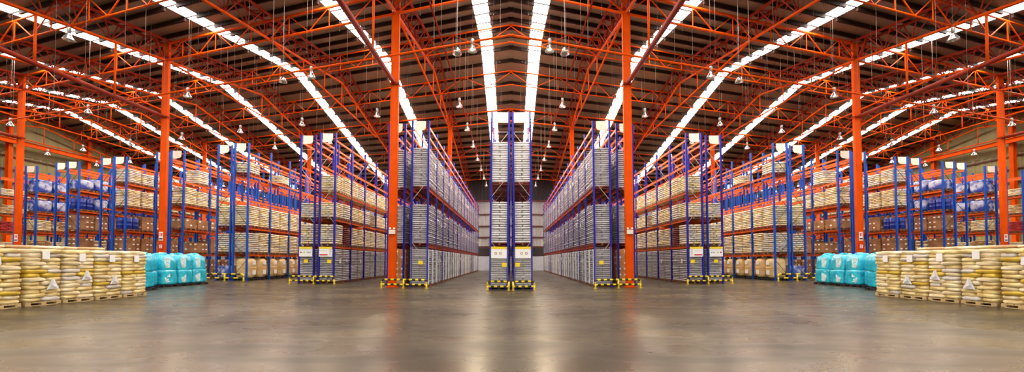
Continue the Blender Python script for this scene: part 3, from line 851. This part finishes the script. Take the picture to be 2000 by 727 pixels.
for i, u in enumerate((2.85, 13.6)):
    p = P(u, 18.6, 12.0)
    t = thing('pendant_flood_lamp', 'small silver flood lamp hanging behind the front pipe, %s left of centre' % ORD[i], 'lamp', p, group='silver flood lamps at left')
    part('shade', MB().lathe([(.06, .3), (.10, .28), (.24, 0), (.22, 0), (.09, .26)], 16).mesh('shade', 'lampmetal'), t)
    part('suspension_wire', MB().tube([(0, 0, .3), (0, 0, zroof(18.6) - 12.02)], .012, 5).mesh('suspension_wire', 'brace'), t)
base = P(0, 18.1, 12.2)
t = thing('cross_pipe', 'thin orange pipe crossing the left half before the front columns', 'pipe', base)
part('pipe', MB().tube([Vector((0, 0, 0)), P(SIDE - 1, 18.1, 12.2) - base], .055, 8).mesh('pipe', 'orange'), t)
for u in (4, 9, 14, 19, 24, 29, 34, 39, 44):
    part('hanger', MB().tube([(0, 0, 0), (0, 0, zroof(18.1) - 12.25)], .01, 5).mesh('hanger', 'wire'), t, P(u, 18.1, 12.2) - base)
base = P(3.6, 15.0, 12.6)
t = thing('lamp_conduit', 'thin red pipe above the lamps of the first aisle left of centre', 'pipe', base)
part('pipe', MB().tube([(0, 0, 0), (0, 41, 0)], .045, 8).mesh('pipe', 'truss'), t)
for y in (3, 8, 13, 18, 23, 28, 33, 38):
    part('hanger', MB().tube([(0, y, 0), (0, y, zroof(15.0 + y) - 12.62)], .01, 5).mesh('hanger', 'wire'), t)

# thin hanging rods
rl = {}
for u in (1.2, 4.9, 8.6, 10.2, 12.6, 14.2, 17.8, 19.2, 22.3, 23.9, 27.2, 28.7, 32.0, 36.3, 41.0, 46.0):
    for v in (13.2, 16.6, 19.4, 23.0, 26.4, 29.4, 33.2, 36.8):
        if random.random() < .25: continue
        vv = v + random.uniform(-.5, .5); uu = u + random.uniform(-.4, .4)
        L = round(random.choice([2.5, 3.5, 4.5, 5.0]), 1)
        if L not in rl:
            mb = MB(); mb.tube([(0, 0, 0), (0, 0, -L)], .006, 5); mb.box((0, 0, -.03), (.10, .08, .06)); mb.lathe([(0, -L - .05), (.02, -L - .04), (.02, -L), (0, -L)], 8)
            rl[L] = mb.mesh('hanging_rod', 'wire')
        solo('hanging_rod', rl[L], 'thin grey rod hanging from the left half of the roof', 'rod', P(uu, vv, zroof(vv) - .01), group='thin rods hanging from the left roof')

# ------------------------------------------------------------------ small things on the columns
p = P(COLS[0], ROWS[0], 3.15) + Vector((0, -.15, 0))
t = thing('emergency_light', 'white twin-head emergency light on the first orange column left of centre', 'lamp', p)
part('housing', MB().box((0, 0, 0), (.34, .12, .24)).mesh('housing', 'white'), t)
for s in (-1, 1): part('lamp_head', MB().lathe([(0, 0), (.05, .01), (.06, .06), (.04, .1), (0, .11)], 12).mesh('lamp_head', 'paper'), t, (s * .12, -.01, .14))
for i, (u, z0) in enumerate(((COLS[1], 2.15), (COLS[2], 2.15))):
    p = P(u, ROWS[0], z0) + Vector((0, -.115, 0))
    nm = ['column behind the turquoise bags', 'column at the far left edge'][i]
    t = thing('fire_sign', 'red and white fire sign, lower one on the %s' % nm + ('' if i else ' at left'), 'sign', p, group='fire signs on the left columns')
    part('plate', MB().box((0, 0, .2), (.30, .02, .42)).mesh('plate', 'red'), t)
    mb = MB(); mb.box((-.06, -.013, .2), (.05, .008, .24)); mb.box((.05, -.013, .2), (.10, .008, .05)); mb.box((.05, -.013, .3), (.10, .008, .05)); mb.box((.05, -.013, .1), (.1, .008, .05))
    part('pictogram', mb.mesh('pictogram', 'paper'), t)
    t = thing('fire_sign', 'white fire sign, upper one on the %s' % nm + ('' if i else ' at left'), 'sign', p + Vector((0, 0, .62)), group='fire signs on the left columns')
    part('plate', MB().box((0, 0, .3), (.28, .02, .62)).mesh('plate', 'paper'), t)
    mb = MB(); mb.box((-.06, -.013, .42), (.05, .008, .26), 0); mb.box((.06, -.013, .42), (.07, .008, .22), 0); mb.box((0, -.013, .12), (.22, .008, .1), 1)
    part('pictogram', mb.mesh('pictogram', ['red', 'dark']), t)

# ------------------------------------------------------------------ the right half mirrors the left
def swap(s):
    return s.replace('left', '\0').replace('right', 'left').replace('\0', 'right')
bpy.context.view_layer.update()
kids = {}
for o in C.objects:
    if o.parent: kids.setdefault(o.parent.name, []).append(o)
def clone(o, parent):
    c = o.copy(); C.objects.link(c)
    if parent: c.parent = parent
    for ch in kids.get(o.name, ()): clone(ch, c)
    return c
RENAME = {'wall_left': 'wall_right', 'door_1': 'door_2'}
for i in range(7): RENAME['window_%d' % (i + 1)] = 'window_%d' % (i + 8)
for o in list(ROOTS):
    c = clone(o, None)
    c.matrix_world = MIRROR @ o.matrix_world
    if 'label' in c: c['label'] = swap(c['label'])
    if 'group' in c: c['group'] = swap(c['group'])
    if o.name in RENAME: c.name = RENAME[o.name]

# ------------------------------------------------------------------ light, camera
sc = bpy.context.scene
w = bpy.data.worlds.new('World'); sc.world = w; w.use_nodes = True
bg = w.node_tree.nodes['Background']
bg.inputs['Color'].default_value = (1.0, 0.93, 0.82, 1); bg.inputs['Strength'].default_value = 0.8

cd = bpy.data.cameras.new('camera'); cam = bpy.data.objects.new('camera', cd); C.objects.link(cam)
cam.location = (0, 0, 1.6); cam.rotation_euler = (R(90.9), 0, 0)
cd.sensor_fit = 'HORIZONTAL'; cd.sensor_width = 36; cd.lens = 760 / 2000 * 36
cd.shift_x = .001; cd.shift_y = .0668
cd.clip_end = 400
sc.camera = cam
sc.view_settings.view_transform = 'Standard'; sc.view_settings.look = 'None'
sc.view_settings.gamma = 1; sc.view_settings.use_curve_mapping = False
sc.view_settings.exposure = 0.5
sc.cycles.use_denoising = True
sc.cycles.max_bounces = 8; sc.cycles.diffuse_bounces = 5
sc.cycles.sample_clamp_indirect = 8
